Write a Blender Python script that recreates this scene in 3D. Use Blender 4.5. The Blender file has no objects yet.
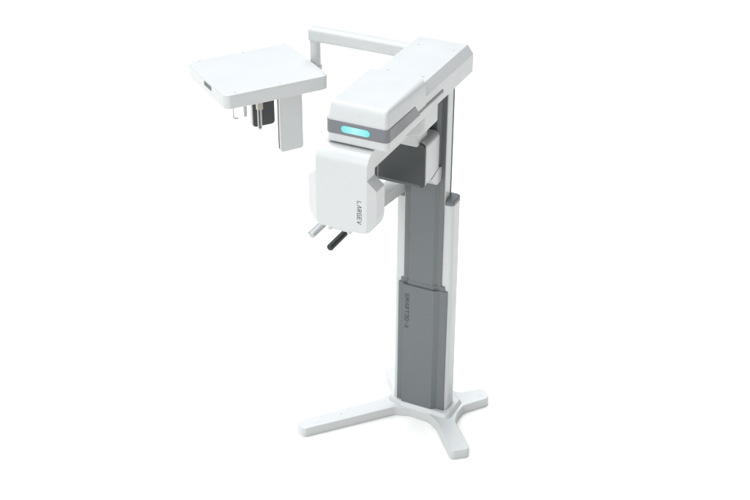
import bpy, bmesh, math, random
from mathutils import Vector, Matrix

S = bpy.context.scene
COL = S.collection
R = math.radians

# ------------------------------------------------------------------ materials
def mat(name, col, rough=0.4, coat=0.0, metal=0.0, var=0.03, bump=0.0, bscale=900.0, spec=0.5):
    m = bpy.data.materials.new(name)
    m.use_nodes = True
    nt = m.node_tree
    b = nt.nodes['Principled BSDF']
    b.inputs['Metallic'].default_value = metal
    b.inputs['Coat Weight'].default_value = coat
    b.inputs['Coat Roughness'].default_value = 0.12
    b.inputs['Specular IOR Level'].default_value = spec
    tc = nt.nodes.new('ShaderNodeTexCoord')
    n1 = nt.nodes.new('ShaderNodeTexNoise')
    n1.inputs['Scale'].default_value = 7.0
    n1.inputs['Detail'].default_value = 5.0
    nt.links.new(tc.outputs['Object'], n1.inputs['Vector'])
    mp = nt.nodes.new('ShaderNodeMapRange')
    mp.inputs['From Min'].default_value = 0.3
    mp.inputs['From Max'].default_value = 0.7
    mp.inputs['To Min'].default_value = max(0.02, rough - 0.06)
    mp.inputs['To Max'].default_value = rough + 0.06
    nt.links.new(n1.outputs['Fac'], mp.inputs['Value'])
    nt.links.new(mp.outputs['Result'], b.inputs['Roughness'])
    mix = nt.nodes.new('ShaderNodeMix')
    mix.data_type = 'RGBA'
    c = Vector(col)
    mix.inputs[6].default_value = (*(c * (1 - var)), 1)
    mix.inputs[7].default_value = (*(c * (1 + var)), 1)
    n2 = nt.nodes.new('ShaderNodeTexNoise')
    n2.inputs['Scale'].default_value = 3.0
    n2.inputs['Detail'].default_value = 6.0
    nt.links.new(tc.outputs['Object'], n2.inputs['Vector'])
    nt.links.new(n2.outputs['Fac'], mix.inputs[0])
    nt.links.new(mix.outputs[2], b.inputs['Base Color'])
    if bump > 0:
        n3 = nt.nodes.new('ShaderNodeTexNoise')
        n3.inputs['Scale'].default_value = bscale
        nt.links.new(tc.outputs['Object'], n3.inputs['Vector'])
        bp = nt.nodes.new('ShaderNodeBump')
        bp.inputs['Strength'].default_value = bump
        bp.inputs['Distance'].default_value = 0.0006
        nt.links.new(n3.outputs['Fac'], bp.inputs['Height'])
        nt.links.new(bp.outputs['Normal'], b.inputs['Normal'])
    return m

WHITE = mat('white_enamel', (0.532, 0.532, 0.527), 0.33, 0.2, var=0.012)
GREY = mat('slate_grey_plastic', (0.132, 0.142, 0.147), 0.45, 0.0, var=0.025)
BAND = mat('band_grey_plastic', (0.150, 0.150, 0.162), 0.42, 0.05, var=0.02)
DARK = mat('dark_tinted_plastic', (0.027, 0.0305, 0.031), 0.33, 0.05, var=0.0)
TRIM = mat('trim_grey', (0.085, 0.09, 0.09), 0.35, 0.0, var=0.03)
PALE = mat('pale_grey_plastic', (0.44, 0.445, 0.44), 0.3, 0.2, var=0.02)
BLACK = mat('black_panel', (0.022, 0.022, 0.022), 0.4, 0.05, var=0.05)
RUBBER = mat('black_rubber_grip', (0.02, 0.021, 0.022), 0.5, 0.0, var=0.1, bump=0.3)
INK = mat('grey_print', (0.085, 0.09, 0.095), 0.55, var=0.03)
INK_DARK = mat('dark_print', (0.05, 0.054, 0.058), 0.55, var=0.03)
STEEL = mat('brushed_steel', (0.42, 0.42, 0.42), 0.32, metal=0.9, var=0.05)
SCREW = mat('screw_cap_plastic', (0.40, 0.41, 0.42), 0.45, var=0.02)
GAP = mat('gasket_grey', (0.16, 0.165, 0.17), 0.6, var=0.03)
BEIGE = mat('beige_clear_plastic', (0.50, 0.47, 0.40), 0.35, 0.2, var=0.03)
FLOORM = mat('white_sweep_paper', (0.85, 0.83, 0.80), 0.9, var=0.004, spec=0.0)

def lamp_mat():
    m = bpy.data.materials.new('lit_cyan_lamp')
    m.use_nodes = True
    nt = m.node_tree
    b = nt.nodes['Principled BSDF']
    b.inputs['Base Color'].default_value = (0.03, 0.08, 0.08, 1)
    b.inputs['Roughness'].default_value = 0.3
    tc = nt.nodes.new('ShaderNodeTexCoord')
    sp = nt.nodes.new('ShaderNodeSeparateXYZ')
    nt.links.new(tc.outputs['Generated'], sp.inputs[0])
    cr = nt.nodes.new('ShaderNodeValToRGB')          # leds sit behind the diffuser: brighter in the middle
    cr.color_ramp.elements[0].position = 0.0
    cr.color_ramp.elements[0].color = (0.13, 0.74, 0.76, 1)
    cr.color_ramp.elements[1].position = 1.0
    cr.color_ramp.elements[1].color = (0.15, 0.78, 0.80, 1)
    e = cr.color_ramp.elements.new(0.5)
    e.color = (0.45, 0.90, 0.88, 1)
    nt.links.new(sp.outputs[0], cr.inputs[0])
    nt.links.new(cr.outputs[0], b.inputs['Emission Color'])
    b.inputs['Emission Strength'].default_value = 0.92
    return m
LAMP = lamp_mat()

# ------------------------------------------------------------------ mesh helpers
def obj(name, bm, m, parent=None, smooth=40, label=None):
    bmesh.ops.remove_doubles(bm, verts=bm.verts, dist=1e-6)
    bmesh.ops.recalc_face_normals(bm, faces=bm.faces)
    me = bpy.data.meshes.new(name)
    bm.to_mesh(me)
    bm.free()
    for p in me.polygons:
        p.use_smooth = True
    me.set_sharp_from_angle(angle=R(smooth))
    me.materials.append(m)
    o = bpy.data.objects.new(name, me)
    COL.objects.link(o)
    if parent:
        o.parent = parent
    w = o.modifiers.new('normals', 'WEIGHTED_NORMAL')
    w.keep_sharp = True
    if label:
        o['label'] = label
    return o

def round_poly(pts, segs=6):
    """pts: (x, y, radius) -> 2D outline with each corner rounded."""
    out = []
    n = len(pts)
    for i in range(n):
        p = Vector(pts[i][:2]); r = pts[i][2]
        if r <= 0:
            out.append(p); continue
        a = (Vector(pts[i - 1][:2]) - p); b = (Vector(pts[(i + 1) % n][:2]) - p)
        la, lb = a.length, b.length
        a.normalize(); b.normalize()
        ang = a.angle(b)
        t = min(r / math.tan(ang / 2), la * 0.49, lb * 0.49)
        rr = t * math.tan(ang / 2)
        c = p + (a + b).normalized() * (rr / math.sin(ang / 2))
        s = p + a * t - c; e = p + b * t - c
        a0 = math.atan2(s.y, s.x); a1 = math.atan2(e.y, e.x)
        d = (a1 - a0 + math.pi) % (2 * math.pi) - math.pi
        for k in range(segs + 1):
            q = a0 + d * k / segs
            out.append(c + Vector((math.cos(q), math.sin(q))) * rr)
    return out

def loft(bm, rings, cap=True):
    """rings: lists of equal-length 3D points."""
    vs = [[bm.verts.new(p) for p in r] for r in rings]
    n = len(rings[0])
    for a, b in zip(vs, vs[1:]):
        for i in range(n):
            j = (i + 1) % n
            bm.faces.new((a[i], a[j], b[j], b[i]))
    if cap:
        bm.faces.new(list(reversed(vs[0])))
        bm.faces.new(vs[-1])

def inset_poly(pts, d):
    """offset a CCW outline inwards by d."""
    n = len(pts); out = []
    for i in range(n):
        p0, p1, p2 = pts[i - 1], pts[i], pts[(i + 1) % n]
        e1 = (p1 - p0); e2 = (p2 - p1)
        if e1.length < 1e-9 or e2.length < 1e-9:
            out.append(p1.copy()); continue
        n1 = Vector((-e1.y, e1.x)).normalized(); n2 = Vector((-e2.y, e2.x)).normalized()
        k = n1 + n2
        k = k / max(0.3, k.dot(n1)) if k.length > 1e-6 else n1
        out.append(p1 + k * d)
    return out

def slab(bm, outline, lo, hi, bev=0.004, axis='z', bev_lo=None):
    """prism of a CCW outline with rounded rims. axis: direction of extrusion."""
    bl = bev if bev_lo is None else bev_lo
    rows = []
    for a in ((0, .35, .7, 1) if bl > 0 else (1,)):
        q = a * math.pi / 2
        rows.append((lo + bl * (1 - math.sin(q)), bl * (1 - math.cos(q))))
    rows = [(lo + bl * (1 - math.sin(a * math.pi / 2)), bl * (1 - math.cos(a * math.pi / 2))) for a in (1, .66, .33, 0)] if bl > 0 else [(lo, 0)]
    # from the bottom face outwards: height rises as the inset shrinks
    rows = [(lo + bl * (1 - math.cos(t)), bl * (1 - math.sin(t))) for t in (0, R(30), R(60), R(90))] if bl > 0 else [(lo, 0)]
    rows += [(hi - bev * (1 - math.cos(t)), bev * (1 - math.sin(t))) for t in (R(90), R(60), R(30), 0)] if bev > 0 else [(hi, 0)]
    rings = []
    for h, d in rows:
        o = inset_poly(outline, d) if d > 0 else outline
        if axis == 'z':
            rings.append([(p.x, p.y, h) for p in o])
        elif axis == 'y':            # outline in (x, z), extruded towards +y
            rings.append([(p.x, h, p.y) for p in o])
        else:                        # outline in (y, z), extruded towards +x
            rings.append([(h, p.x, p.y) for p in o])
    loft(bm, rings)

def rbox(x0, x1, y0, y1, z0, z1, r=0.01, bev=0.004, axis='z', segs=6, bev_lo=None):
    bm = bmesh.new()
    if axis == 'z':
        o = round_poly([(x0, y0, r), (x1, y0, r), (x1, y1, r), (x0, y1, r)], segs)
        slab(bm, o, z0, z1, bev, 'z', bev_lo)
    elif axis == 'y':
        o = round_poly([(x0, z0, r), (x1, z0, r), (x1, z1, r), (x0, z1, r)], segs)
        slab(bm, o, y0, y1, bev, 'y', bev_lo)
    else:
        o = round_poly([(y0, z0, r), (y1, z0, r), (y1, z1, r), (y0, z1, r)], segs)
        slab(bm, o, x0, x1, bev, 'x', bev_lo)
    return bm

def merge(bm, other):
    me = bpy.data.meshes.new('tmp')
    other.to_mesh(me); other.free()
    bm.from_mesh(me)
    bpy.data.meshes.remove(me)
    return bm

def tube(bm, pts, r, n=14, cap=True):
    pts = [Vector(p) for p in pts]
    rings = []
    ref = Vector((0.31, 0.57, 0.76))
    for i, p in enumerate(pts):
        d = (pts[min(i + 1, len(pts) - 1)] - pts[max(i - 1, 0)]).normalized()
        a = d.cross(ref).normalized(); b = d.cross(a).normalized()
        rr = r[i] if isinstance(r, (list, tuple)) else r
        rings.append([p + (a * math.cos(2 * math.pi * k / n) + b * math.sin(2 * math.pi * k / n)) * rr for k in range(n)])
    loft(bm, rings, cap)
    return bm

def disc(bm, c, r, h, n=20, bev=0.001):
    """small raised button on a horizontal face."""
    o = [Vector((c[0] + r * math.cos(2 * math.pi * k / n), c[1] + r * math.sin(2 * math.pi * k / n))) for k in range(n)]
    slab(bm, o, c[2] - 0.002, c[2] + h, bev, 'z', 0)
    return bm

def xf(bm, mtx):
    bmesh.ops.transform(bm, matrix=mtx, verts=bm.verts)
    return bm

# ------------------------------------------------------------------ lettering (strokes)
def arc(cx, cy, rx, ry, a0, a1, n=6):
    return [(cx + rx * math.cos(R(a0 + (a1 - a0) * k / n)), cy + ry * math.sin(R(a0 + (a1 - a0) * k / n))) for k in range(n + 1)]
GLYPH = {
    'L': [[(0, 1), (0, .22)] + arc(.22, .22, .22, .22, 180, 270, 4) + [(.7, 0)]],
    'A': [[(0, 0), (.42, 1), (.52, 1), (.8, 0)]],
    'R': [[(0, 0), (0, 1), (.5, 1)] + arc(.5, .74, .22, .26, 90, -90, 6) + [(.2, .48), (.72, 0)]],
    'G': [[(.75, 1), (.2, 1)] + arc(.2, .8, .2, .2, 90, 180, 3) + arc(.2, .2, .2, .2, 180, 270, 3) + [(.75, 0), (.75, .5), (.38, .5)]],
    'E': [[(.72, 1), (0, 1), (0, 0), (.72, 0)], [(0, .5), (.62, .5)]],
    'V': [[(0, 1), (.38, 0), (.46, 0), (.82, 1)]],
    'S': [[(.72, 1), (.2, 1)] + arc(.2, .76, .2, .24, 90, 270, 6) + arc(.54, .26, .2, .26, 90, -90, 6) + [(0, 0)]],
    'M': [[(0, 0), (0, 1), (.12, 1), (.45, .3), (.78, 1), (.9, 1), (.9, 0)]],
    'T': [[(0, 1), (.8, 1)], [(.4, 1), (.4, 0)]],
    '3': [[(0, 1), (.48, 1)] + arc(.48, .76, .22, .24, 90, -90, 6) + [(.2, .52)] + arc(.48, .26, .22, .26, 90, -90, 6) + [(0, 0)]],
    'D': [[(0, 0), (0, 1), (.45, 1)] + arc(.45, .7, .28, .3, 90, 0, 4) + arc(.45, .3, .28, .3, 0, -90, 4) + [(0, 0)]],
    '-': [[(.1, .5), (.55, .5)]],
    'X': [[(0, 1), (.75, 0)], [(.75, 1), (0, 0)]],
}
def lettering(text, height, length, stroke, thick):
    """strokes in the xy plane, reading along +x, up = +y, front = +z."""
    bm = bmesh.new()
    x = 0; segs = []
    for ch in text:
        g = GLYPH[ch]
        w = max(p[0] for l in g for p in l)
        for l in g:
            for a, b in zip(l, l[1:]):
                segs.append((x + a[0], a[1], x + b[0], b[1]))
        x += w + 0.44
    sx = length / (x - 0.44)
    for k, (ax, ay, bx, by) in enumerate(segs):
        a = Vector((ax * sx, ay * height)); b = Vector((bx * sx, by * height))
        d = (b - a)
        if d.length < 1e-6: continue
        d.normalize(); nn = Vector((-d.y, d.x)) * stroke / 2; e = d * stroke * 0.35
        q = [a - e - nn, b + e - nn, b + e + nn, a - e + nn]
        h = thick + 0.00002 * (k % 11)
        loft(bm, [[(p.x, p.y, -0.001) for p in q], [(p.x, p.y, h) for p in q]])
    return bm

def part(name, bm, m, parent, **kw):
    return obj(name, bm, m, parent, **kw)

# ================================================================== SETTING
bm = bmesh.new()
g = 40.0
bm.faces.new([bm.verts.new(p) for p in ((-g, -g, 0), (g, -g, 0), (g, g, 0), (-g, g, 0))])
fl = obj('floor', bm, FLOORM)
fl['kind'] = 'structure'

# ================================================================== THE MACHINE
root = bpy.data.objects.new('dental_xray_machine', None)
COL.objects.link(root)
root['label'] = 'white and grey standing dental panoramic x-ray machine on a four-legged base'
root['category'] = 'x-ray machine'

# ------------------------------------------------------------------ base
base_pts = [(-.609, -.500, .030), (-.534, -.548, .030), (-.228, -.207, .10), (-.155, -.128, .05), (-.075, -.104, .08),
            (.045, -.110, .09), (.116, -.156, .05), (.293, -.366, .026), (.378, -.297, .022), (.206, -.100, .05),
            (.190, -.02, .05), (.194, .055, .05), (.304, .195, .035), (.232, .262, .035), (.125, .165, .05),
            (-.185, .165, .05), (-.292, .262, .03), (-.366, .182, .012), (-.250, .034, .05), (-.240, -.03, .04), (-.268, -.100, .04)]
bm = bmesh.new()
slab(bm, round_poly(base_pts, 6), 0.001, 0.060, 0.006, 'z', 0.002)
# raised hub with sloping sides
hub0 = round_poly([(-.235, -.085, .05), (-.135, -.106, .05), (.055, -.106, .05), (.172, -.115, .04), (.176, .075, .03), (.10, .14, .03), (-.16, .14, .03), (-.235, .075, .03)], 4)
hub1 = inset_poly(hub0, 0.014)
hub2 = inset_poly(hub0, 0.018)
loft(bm, [[(p.x, p.y, .055) for p in hub0], [(p.x, p.y, .061) for p in hub0], [(p.x, p.y, .080) for p in hub1], [(p.x, p.y, .082) for p in hub2]])
base = part('base', bm, WHITE, root)
for (x, y) in ((-.50, -.445), (.295, -.285), (.232, .192), (-.29, .19)):
    part('levelling_cap', disc(bmesh.new(), (x, y, .060), .015, .0012), WHITE, base)
bm = bmesh.new()
disc(bm, (-.405, -.325, .060), .006, .0012)
part('screw', bm, SCREW, base)

# ------------------------------------------------------------------ lower column shell
bm = bmesh.new()
sh = round_poly([(-.198, -.060, .014), (.132, -.060, .022), (.132, .052, .026), (-.198, .052, .026)], 6)
def taper(o, k, c=-.03):
    return [Vector(((p.x - c) * k + c, p.y)) for p in o]
loft(bm, [[(p.x, p.y, z) for p in taper(sh, k)] for z, k in ((.080, 1.012), (.4, 1.008), (.9, 1.0), (1.405, .985))])
shell = part('column_shell', bm, WHITE, root)
cap_o = taper(sh, .987)
cb = bmesh.new()
slab(cb, cap_o, 1.403, 1.428, .008, 'z', 0)
part('shell_cap', cb, GREY, shell)
bm = bmesh.new()
tube(bm, [(.131, -.020, .155), (.1365, -.020, .155)], .010, 18)
part('screw_cap', bm, WHITE, shell)

# ------------------------------------------------------------------ sliding inner column
bm = rbox(-.150, .083, -.062, .006, 1.38, 2.112, .006, .001)
inner = part('inner_column', bm, WHITE, root)
part('rear_rail', rbox(-.145, .0855, .0065, .016, 1.40, 2.112, .002, .001), GAP, inner)
def prof6(x0, a0, b0, b1, a1, x1, yf, yb, back):
    return [Vector(p) for p in ((x0, yb), (a0, yb), (b0, yf), (b1, yf), (a1, yb), (x1, yb), (x1, back), (x0, back))]
bm = bmesh.new()
slab(bm, prof6(-.143, -.119, -.109, .032, .052, .079, -.080, -.067, -.055), .80, 2.111, .0008)
part('inner_panel', bm, GREY, root, smooth=12)

# ------------------------------------------------------------------ front cover of the lower column
bm = bmesh.new()
slab(bm, prof6(-.172, -.146, -.135, .048, .074, .116, -.090, -.072, -.056), .0830, .876, .0012, 'z', .001)
cover = part('column_cover', bm, GREY, root, smooth=12)
bm = bmesh.new()
slab(bm, prof6(-.159, -.124, -.112, .035, .056, .098, -.0815, -.0685, -.056), .80, .903, .001)
part('cover_lip', bm, GREY, cover, smooth=12)
bm = lettering('SMART3D-X', .0215, .222, .0046, .0006)
M = Matrix(((0, 1, 0, 0), (0, 0, -1, 0), (-1, 0, 0, 0), (0, 0, 0, 1)))   # reading down, letter tops to +x, front to -y
xf(bm, Matrix.Translation((-.123, -.0902, .818)) @ M)
part('lettering', bm, INK_DARK, cover)

# ------------------------------------------------------------------ top beam
def beam_sec(y, br, bz, lo):
    p = [(-.155, 2.250), (-.187, 2.207), (-.187, 2.118), (-.176, lo), (br, lo), (.145, bz), (.145, 2.206), (.112, 2.250)]
    return [(q.x, y, q.y) for q in round_poly([(a, b, .004) for a, b in p], 2)]
bm = bmesh.new()
loft(bm, [beam_sec(-.55, .141, 2.110, 2.106), beam_sec(.0945, .141, 2.110, 2.106)])
beam = part('beam', bm, WHITE, root, smooth=25)
for (x, y) in ((-.109, -.016), (.079, -.014), (.077, -.380), (-.110, -.379)):
    bm = disc(bmesh.new(), (x, y, 2.250), .0062, .0012)
    part('screw', bm, SCREW, beam)

# ------------------------------------------------------------------ head
def head_ring(z, xl, xr, yf, yr, xrr, r=.024, n=7):
    o = []
    for k in range(n + 1):
        a = R(180 + 90 * k / n); o.append((xl + r + r * math.cos(a), yf + r + r * math.sin(a), z))
    for k in range(n + 1):
        a = R(270 + 90 * k / n); o.append((xr - r + r * math.cos(a), yf + r + r * math.sin(a), z))
    for t in (.25, .5, .75, 1):
        o.append((xr + (xrr - xr) * t, yf + r + (yr - yf - r) * t, z))
    for t in (0, .5):
        o.append((xl - .004 * (1 - t), yr + (yf + r - yr) * t, z))
    return o
bm = bmesh.new()
# z, left, right (front end), front, rear, right (rear end), corner radius
rows = [(2.140, -.1635, .1455, -.9190, -.500, .1470, .024), (2.207, -.1635, .1450, -.9185, -.500, .1470, .024), (2.236, -.1600, .1415, -.9120, -.500, .1465, .022),
        (2.258, -.1565, .1390, -.9060, -.500, .1445, .021), (2.2715, -.1540, .1370, -.9020, -.4985, .1400, .020), (2.2795, -.1520, .1345, -.8985, -.496, .1340, .019),
        (2.2855, -.1490, .1305, -.8945, -.493, .1260, .018), (2.2890, -.1450, .1250, -.8895, -.489, .1160, .017), (2.2902, -.1390, .1180, -.8830, -.484, .1060, .016)]
loft(bm, [head_ring(*r) for r in rows])
head = part('head_housing', bm, WHITE, root, smooth=50)
bm = bmesh.new()
hl = round_poly([(-.1635, -.919, .026), (.1455, -.919, .026), (.1455, -.500, .004), (-.1635, -.500, .004)], 7)
slab(bm, hl, 2.098, 2.152, .002, 'z', .010)
part('head_underside', bm, WHITE, head)
bm = bmesh.new()
fr = round_poly([(-.1665, -.922, .027), (.1490, -.922, .027), (.1490, -.600, .001), (-.1665, -.600, .001)], 7)
rings = []
for z, d, yb in ((2.143, .001, -.570), (2.144, 0, -.570), (2.163, 0, -.588), (2.206, 0, -.624), (2.207, .001, -.624)):
    o = inset_poly(fr, d) if d else fr
    rings.append([(p.x, (yb if p.y > -.62 else p.y), z) for p in o])
loft(bm, rings)
merge(bm, rbox(.120, .1488, -.64, -.292, 2.1495, 2.1635, .0012, .001))
part('grey_band', bm, BAND, head, smooth=35)
bm = rbox(-.0845, .058, -.9245, -.918, 2.1575, 2.1905, .0162, .0012, 'y', 8)
part('indicator_lamp', bm, LAMP, head)

# ------------------------------------------------------------------ rotating C arm (yoke) + tube housing
bm = bmesh.new()
yo = round_poly([(-.186, -.921, .01), (.0725, -.921, .01), (.0725, -.470, .004), (.080, -.44, .01), (.080, -.320, .012), (.06, -.29, .01), (-.16, -.29, .02)], 4)
slab(bm, yo, 1.998, 2.089, .003)
yoke = part('rotating_arm', bm, WHITE, root)
part('pivot_collar', rbox(-.14, .07, -.80, -.40, 2.086, 2.108, .08, .001), GAP, yoke)
# wide hub at the back of the arm, with a small boss under it
hubp = round_poly([(-.15, -.555, .004), (.066, -.555, .02), (.124, -.500, .03), (.132, -.47, .02), (.132, -.318, .012), (.120, -.306, .006), (-.15, -.306, .004)], 5)
bm = bmesh.new()
slab(bm, hubp, 2.002, 2.112, .003, 'z', .010)
part('arm_hub', bm, WHITE, yoke)
bm = bmesh.new()
merge(bm, rbox(-.15, .02, -.30, -.17, 1.83, 2.0, .01, .002))
part('detector_bracket', bm, WHITE, yoke)

def block_ring(z, xl, xr, c, yf, yb, ins=0.0):
    xl += ins; xr -= ins
    cc = max(c * .76, .0006)
    cl = max(c * 1.30, .0006)
    cy = max(c * .55, .0006)
    yb += (-.870 - YB) * min(1, c / .049) if c > 0 else 0      # the wide lower part is also deeper
    if ins > 0 and c < .049: yb = -.870
    return [(xl, yf, z), (xr, yf, z), (xr + cc, yf + cy, z), (xr + cc, yb, z), (xl - cl, yb, z), (xl - cl, yf + max(c * .9, .0006), z)]
bm = bmesh.new()
XL, XR, YF, YB = -.187, .0727, -.982, -.900
rings = []
zt = 2.090; rr = .0704
zs_top = [(zt - rr * (1 - math.sin(R(a))), YF + rr * (1 - math.cos(R(a)))) for a in (90, 80, 70, 60, 50, 40, 30, 20, 10, 0)]
for z, y in zs_top:
    rings.append(block_ring(z, XL, XR, 0, y, YB if y < YB - .004 else YB))
rings.append(block_ring(1.968, XL, XR, 0, YF, YB))
rings.append(block_ring(1.909, XL, XR, .049, YF, YB))
rings.append(block_ring(1.772, XL, XR, .049, YF, YB))
zb = 1.690
zr = 1.768
for a in (12, 24, 36, 48, 60, 70, 80, 87):
    t = R(a)
    z = zr - (zr - zb) * math.sin(t)
    k = (1 - math.cos(t)) * .082
    # the flank closes first, then the front corners round off
    cfl = max(0.0, .049 - k * .75)
    rings.append(block_ring(z, XL, XR, cfl, YF, YB, ins=max(0, k - .050) * .95 + k * .12))
rings = [[tuple(p) for p in r] for r in rings]
loft(bm, rings)
# soften the hard vertical edges
es = [e for e in bm.edges if e.is_manifold and e.calc_face_angle(0) > R(25) and e.calc_face_angle(0) < R(120)]
bmesh.ops.bevel(bm, geom=es, offset=.0035, offset_type='OFFSET', segments=2, profile=.5, affect='EDGES', clamp_overlap=True)
tubeh = part('tube_housing', bm, WHITE, root, smooth=28)
bm = lettering('LARGEV', .0195, .1165, .0032, .0005)
xf(bm, Matrix.Translation((0.0253, -.9822, 1.8570)) @ M)
part('lettering', bm, INK, tubeh)
bm = rbox(-.142, .034, -.9005, -.835, 1.768, 1.99, .01, .003)
part('collimator', bm, DARK, tubeh)
part('back_plate', rbox(-.240, .1065, -.8705, -.865, 1.733, 1.895, .03, .001, 'y'), GAP, tubeh)

# ------------------------------------------------------------------ detector
det = part('detector', rbox(-.248, .056, -.262, -.095, 1.592, 1.842, .030, .006, 'y', 7), WHITE, root)
bm = rbox(-.248, .0525, -.273, -.261, 1.590, 1.840, .022, .006, 'y', 7)
part('detector_window', bm, DARK, det)
bm = bmesh.new()
o = round_poly([(-.205, 1.610, .006), (-.120, 1.543, .02), (-.066, 1.548, .012), (-.060, 1.612, .012), (-.072, 1.632, .012), (-.12, 1.632, .02)], 4)
slab(bm, [Vector((p.x, p.y)) for p in o], -.15, .060, .005, 'x')
part('detector_foot', bm, WHITE, det)

part('window_trim', rbox(-.205, .034, -.2742, -.266, 1.5935, 1.6085, .003, .002), TRIM, det)
part('window_seam', rbox(-.2085, -.2065, -.2739, -.266, 1.600, 1.80, .0005, .0003), PALE, det)

# ------------------------------------------------------------------ patient support
yaw = Matrix.Translation((-.190, -.05, 0)) @ Matrix.Rotation(R(-6.5), 4, 'Z')
sb = part('support_arm', xf(rbox(-.042, .042, -.50, .0, 1.428, 1.502, .004, .004), yaw), WHITE, root)
part('chin_plate', rbox(-.335, -.160, -.62, -.46, 1.480, 1.502, .02, .004), WHITE, sb)
bm = rbox(-.130, -.023, -.962, -.91, 1.668, 1.709, .003, .002)
part('tube_lip', bm, WHITE, tubeh)
for x in (-.128, -.027):
    part('tube_tab', rbox(x - .008, x + .008, -.970, -.91, 1.662, 1.709, .004, .003), WHITE, tubeh)
def handle(x, y0, y1, m, r):
    bm = bmesh.new()
    prof = [(0, r * .35), (.003, r * .8), (.008, r), ]
    L = y0 - y1
    pts = [(x, y0, 1.489)] + [(x, y1 + d, 1.489) for d, _ in reversed(prof)]
    rad = [r * 1.0] + [q for _, q in reversed(prof)]
    tube(bm, pts, rad, 20)
    return part('handle', bm, m, root)
h1 = handle(-.3245, -.55, -.785, PALE, .0180)
h1['label'] = 'white patient handle with a dark slot'
part('slot', rbox(-.3440, -.3385, -.779, -.56, 1.4925, 1.4985, .001, .0005), DARK, h1)
h2 = handle(-.1885, -.55, -.856, RUBBER, .0175)
h2['label'] = 'black rubber patient handle'

# ------------------------------------------------------------------ cephalometric arm and unit
arm = part('cephalometric_arm', rbox(-.750, -.150, -.002, .066, 2.149, 2.225, .018, .014, 'x', 6), WHITE, root)
bm = bmesh.new()
tube(bm, [(-.721, .034, 1.985), (-.721, .034, 2.165)], .0285, 28)
part('post', bm, WHITE, arm)
bm = bmesh.new()
tube(bm, [(-.720, .034, 1.960), (-.720, .034, 2.008), (-.720, .034, 2.012)], [.034, .034, .030], 28)
part('post_collar', bm, WHITE, arm)

unit = bpy.data.objects.new('cephalometric_unit', None)
COL.objects.link(unit)
unit.parent = root
unit.location = (-.925, -.2257, 2.050)
unit.rotation_euler = (0, 0, .9483)
HA, HB, TH = .2908, .2521, .0782
tb = part('unit_housing', rbox(-HA, HA, -HB, HB, -TH, 0, .034, .007), WHITE, unit)
for x in (-.226, .021, .268):
    for y in (-.231, .233):
        part('screw', disc(bmesh.new(), (x, y, 0), .006, .0012), SCREW, tb)
part('port', rbox(-HA - .0012, -HA + .004, -.077, .015, -.0385, -.0150, .003, .0004, 'x'), DARK, tb)
part('side_panel', rbox(-.225, .10, -HB - .0008, -HB + .003, -TH + .010, -.012, .004, .0003, 'y'), WHITE, tb)
part('unit_bracket', rbox(.20, .34, -.03, .05, -TH - .012, -.045, .01, .003), WHITE, unit)
part('rod_rail', rbox(-.22, .24, -.20, .22, -TH - .010, -TH + .002, .02, .002), WHITE, unit)
# the two facing panels below
fp = part('front_panel', rbox(.036, .168, -.182, -.166, -.415, -TH + .005, .016, .003, 'y', 6), WHITE, unit)
part('panel_back', rbox(.0345, .1665, -.1665, -.156, -.410, -TH + .005, .016, .001, 'y', 6), BLACK, fp)
sp_ = part('sensor_panel', rbox(.042, .176, .196, .222, -.428, -TH + .005, .018, .003, 'y', 6), WHITE, unit)
part('sensor_face', rbox(.048, .174, .188, .1965, -.426, -TH + .003, .018, .001, 'y', 6), BLACK, sp_)
# positioning rods
bm = bmesh.new()
for dx in (-.0085, .0085):
    tube(bm, [(.002 + dx, 0, -.338), (.002 + dx, 0, -.225)], .0042, 12)
merge(bm, rbox(-.006, .010, -.008, .008, -.348, -.334, .003, .002))
ear = part('ear_rod', bm, STEEL, unit)
part('rod_holder', rbox(-.013, .019, -.012, .012, -.232, -TH + .004, .003, .002), BEIGE, ear)
def hook(u, zb, bend):
    bm = bmesh.new()
    pts = [(u, 0, -TH + .004), (u, 0, zb + .018)]
    for k in range(1, 6):
        a = R(90 * k / 5)
        pts.append((u + bend * .016 * (1 - math.cos(a)), 0, zb + .018 - .016 * math.sin(a)))
    pts.append((u + bend * .026, 0, zb + .002))
    tube(bm, pts, .0042, 12)
    return part('positioning_hook', bm, STEEL, unit)
hook(-.146, -.258, 1)
bm = bmesh.new()
merge(bm, rbox(-.088, -.070, -.006, .006, -.256, -TH + .004, .003, .002))
part('nasion_stop', bm, STEEL, unit)

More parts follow.
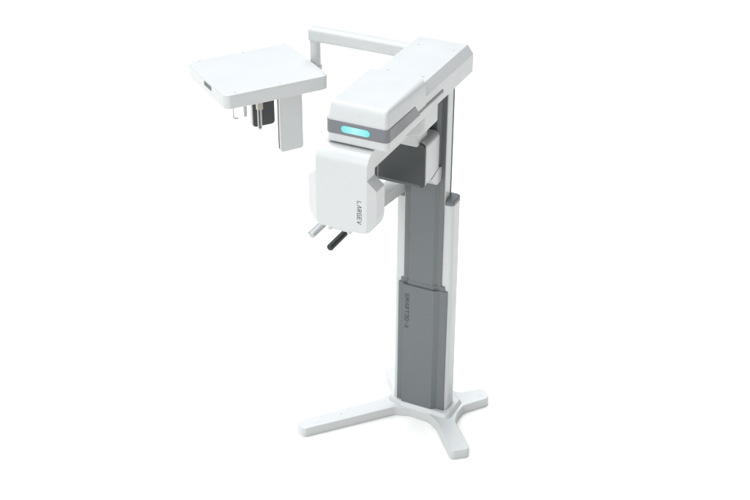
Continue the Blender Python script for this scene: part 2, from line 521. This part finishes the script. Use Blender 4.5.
# ================================================================== CAMERA
cam_d = bpy.data.cameras.new('camera')
cam = bpy.data.objects.new('camera', cam_d)
COL.objects.link(cam)
yw, pt, rl = .4442, -.5282, .005
W = Vector((-math.sin(yw) * math.cos(pt), math.cos(yw) * math.cos(pt), math.sin(pt)))
rt = Vector((math.cos(yw), math.sin(yw), 0)); up = rt.cross(W)
r2 = rt * math.cos(rl) + up * math.sin(rl); u2 = -rt * math.sin(rl) + up * math.cos(rl)
m3 = Matrix((r2, u2, -W)).transposed()
cam.matrix_world = Matrix.Translation((2.4359, -5.8571, 4.7735)) @ m3.to_4x4()
cam_d.sensor_width = 36.0
cam_d.lens = 1353.66 * 36 / 750
cam_d.clip_end = 300
S.camera = cam

# ================================================================== LIGHT: a studio dome with soft round lights overhead, behind and in front
w = bpy.data.worlds.new('World')
S.world = w
w.use_nodes = True
nt = w.node_tree
bg = nt.nodes['Background']
tc = nt.nodes.new('ShaderNodeTexCoord')
def lobe(az, el, q, k):
    """a soft round light on the studio dome: az from the front (-y) towards +x, el above the horizon."""
    d = (math.sin(R(az)) * math.cos(R(el)), -math.cos(R(az)) * math.cos(R(el)), math.sin(R(el)))
    vm = nt.nodes.new('ShaderNodeVectorMath'); vm.operation = 'DOT_PRODUCT'
    nt.links.new(tc.outputs['Generated'], vm.inputs[0]); vm.inputs[1].default_value = d
    cl = nt.nodes.new('ShaderNodeClamp'); nt.links.new(vm.outputs['Value'], cl.inputs['Value'])
    pw = nt.nodes.new('ShaderNodeMath'); pw.operation = 'POWER'
    nt.links.new(cl.outputs[0], pw.inputs[0]); pw.inputs[1].default_value = q
    ml = nt.nodes.new('ShaderNodeMath'); ml.operation = 'MULTIPLY'
    nt.links.new(pw.outputs[0], ml.inputs[0]); ml.inputs[1].default_value = k
    return ml.outputs[0]
tot = None
for args in ((-145, 64, 10, 5.4), (-50, 80, 10, 5.4), (-10, 28, 14, 4.8)):
    v = lobe(*args)
    if tot is not None:
        ad = nt.nodes.new('ShaderNodeMath'); ad.operation = 'ADD'
        nt.links.new(tot, ad.inputs[0]); nt.links.new(v, ad.inputs[1])
        v = ad.outputs[0]
    tot = v
nt.links.new(tot, bg.inputs['Strength'])
bg.inputs['Color'].default_value = (0.935, 0.985, 1.02, 1)

S.view_settings.view_transform = 'Standard'
S.view_settings.look = 'None'
S.view_settings.exposure = 0
S.view_settings.gamma = 1
S.cycles.max_bounces = 8
S.cycles.use_denoising = True
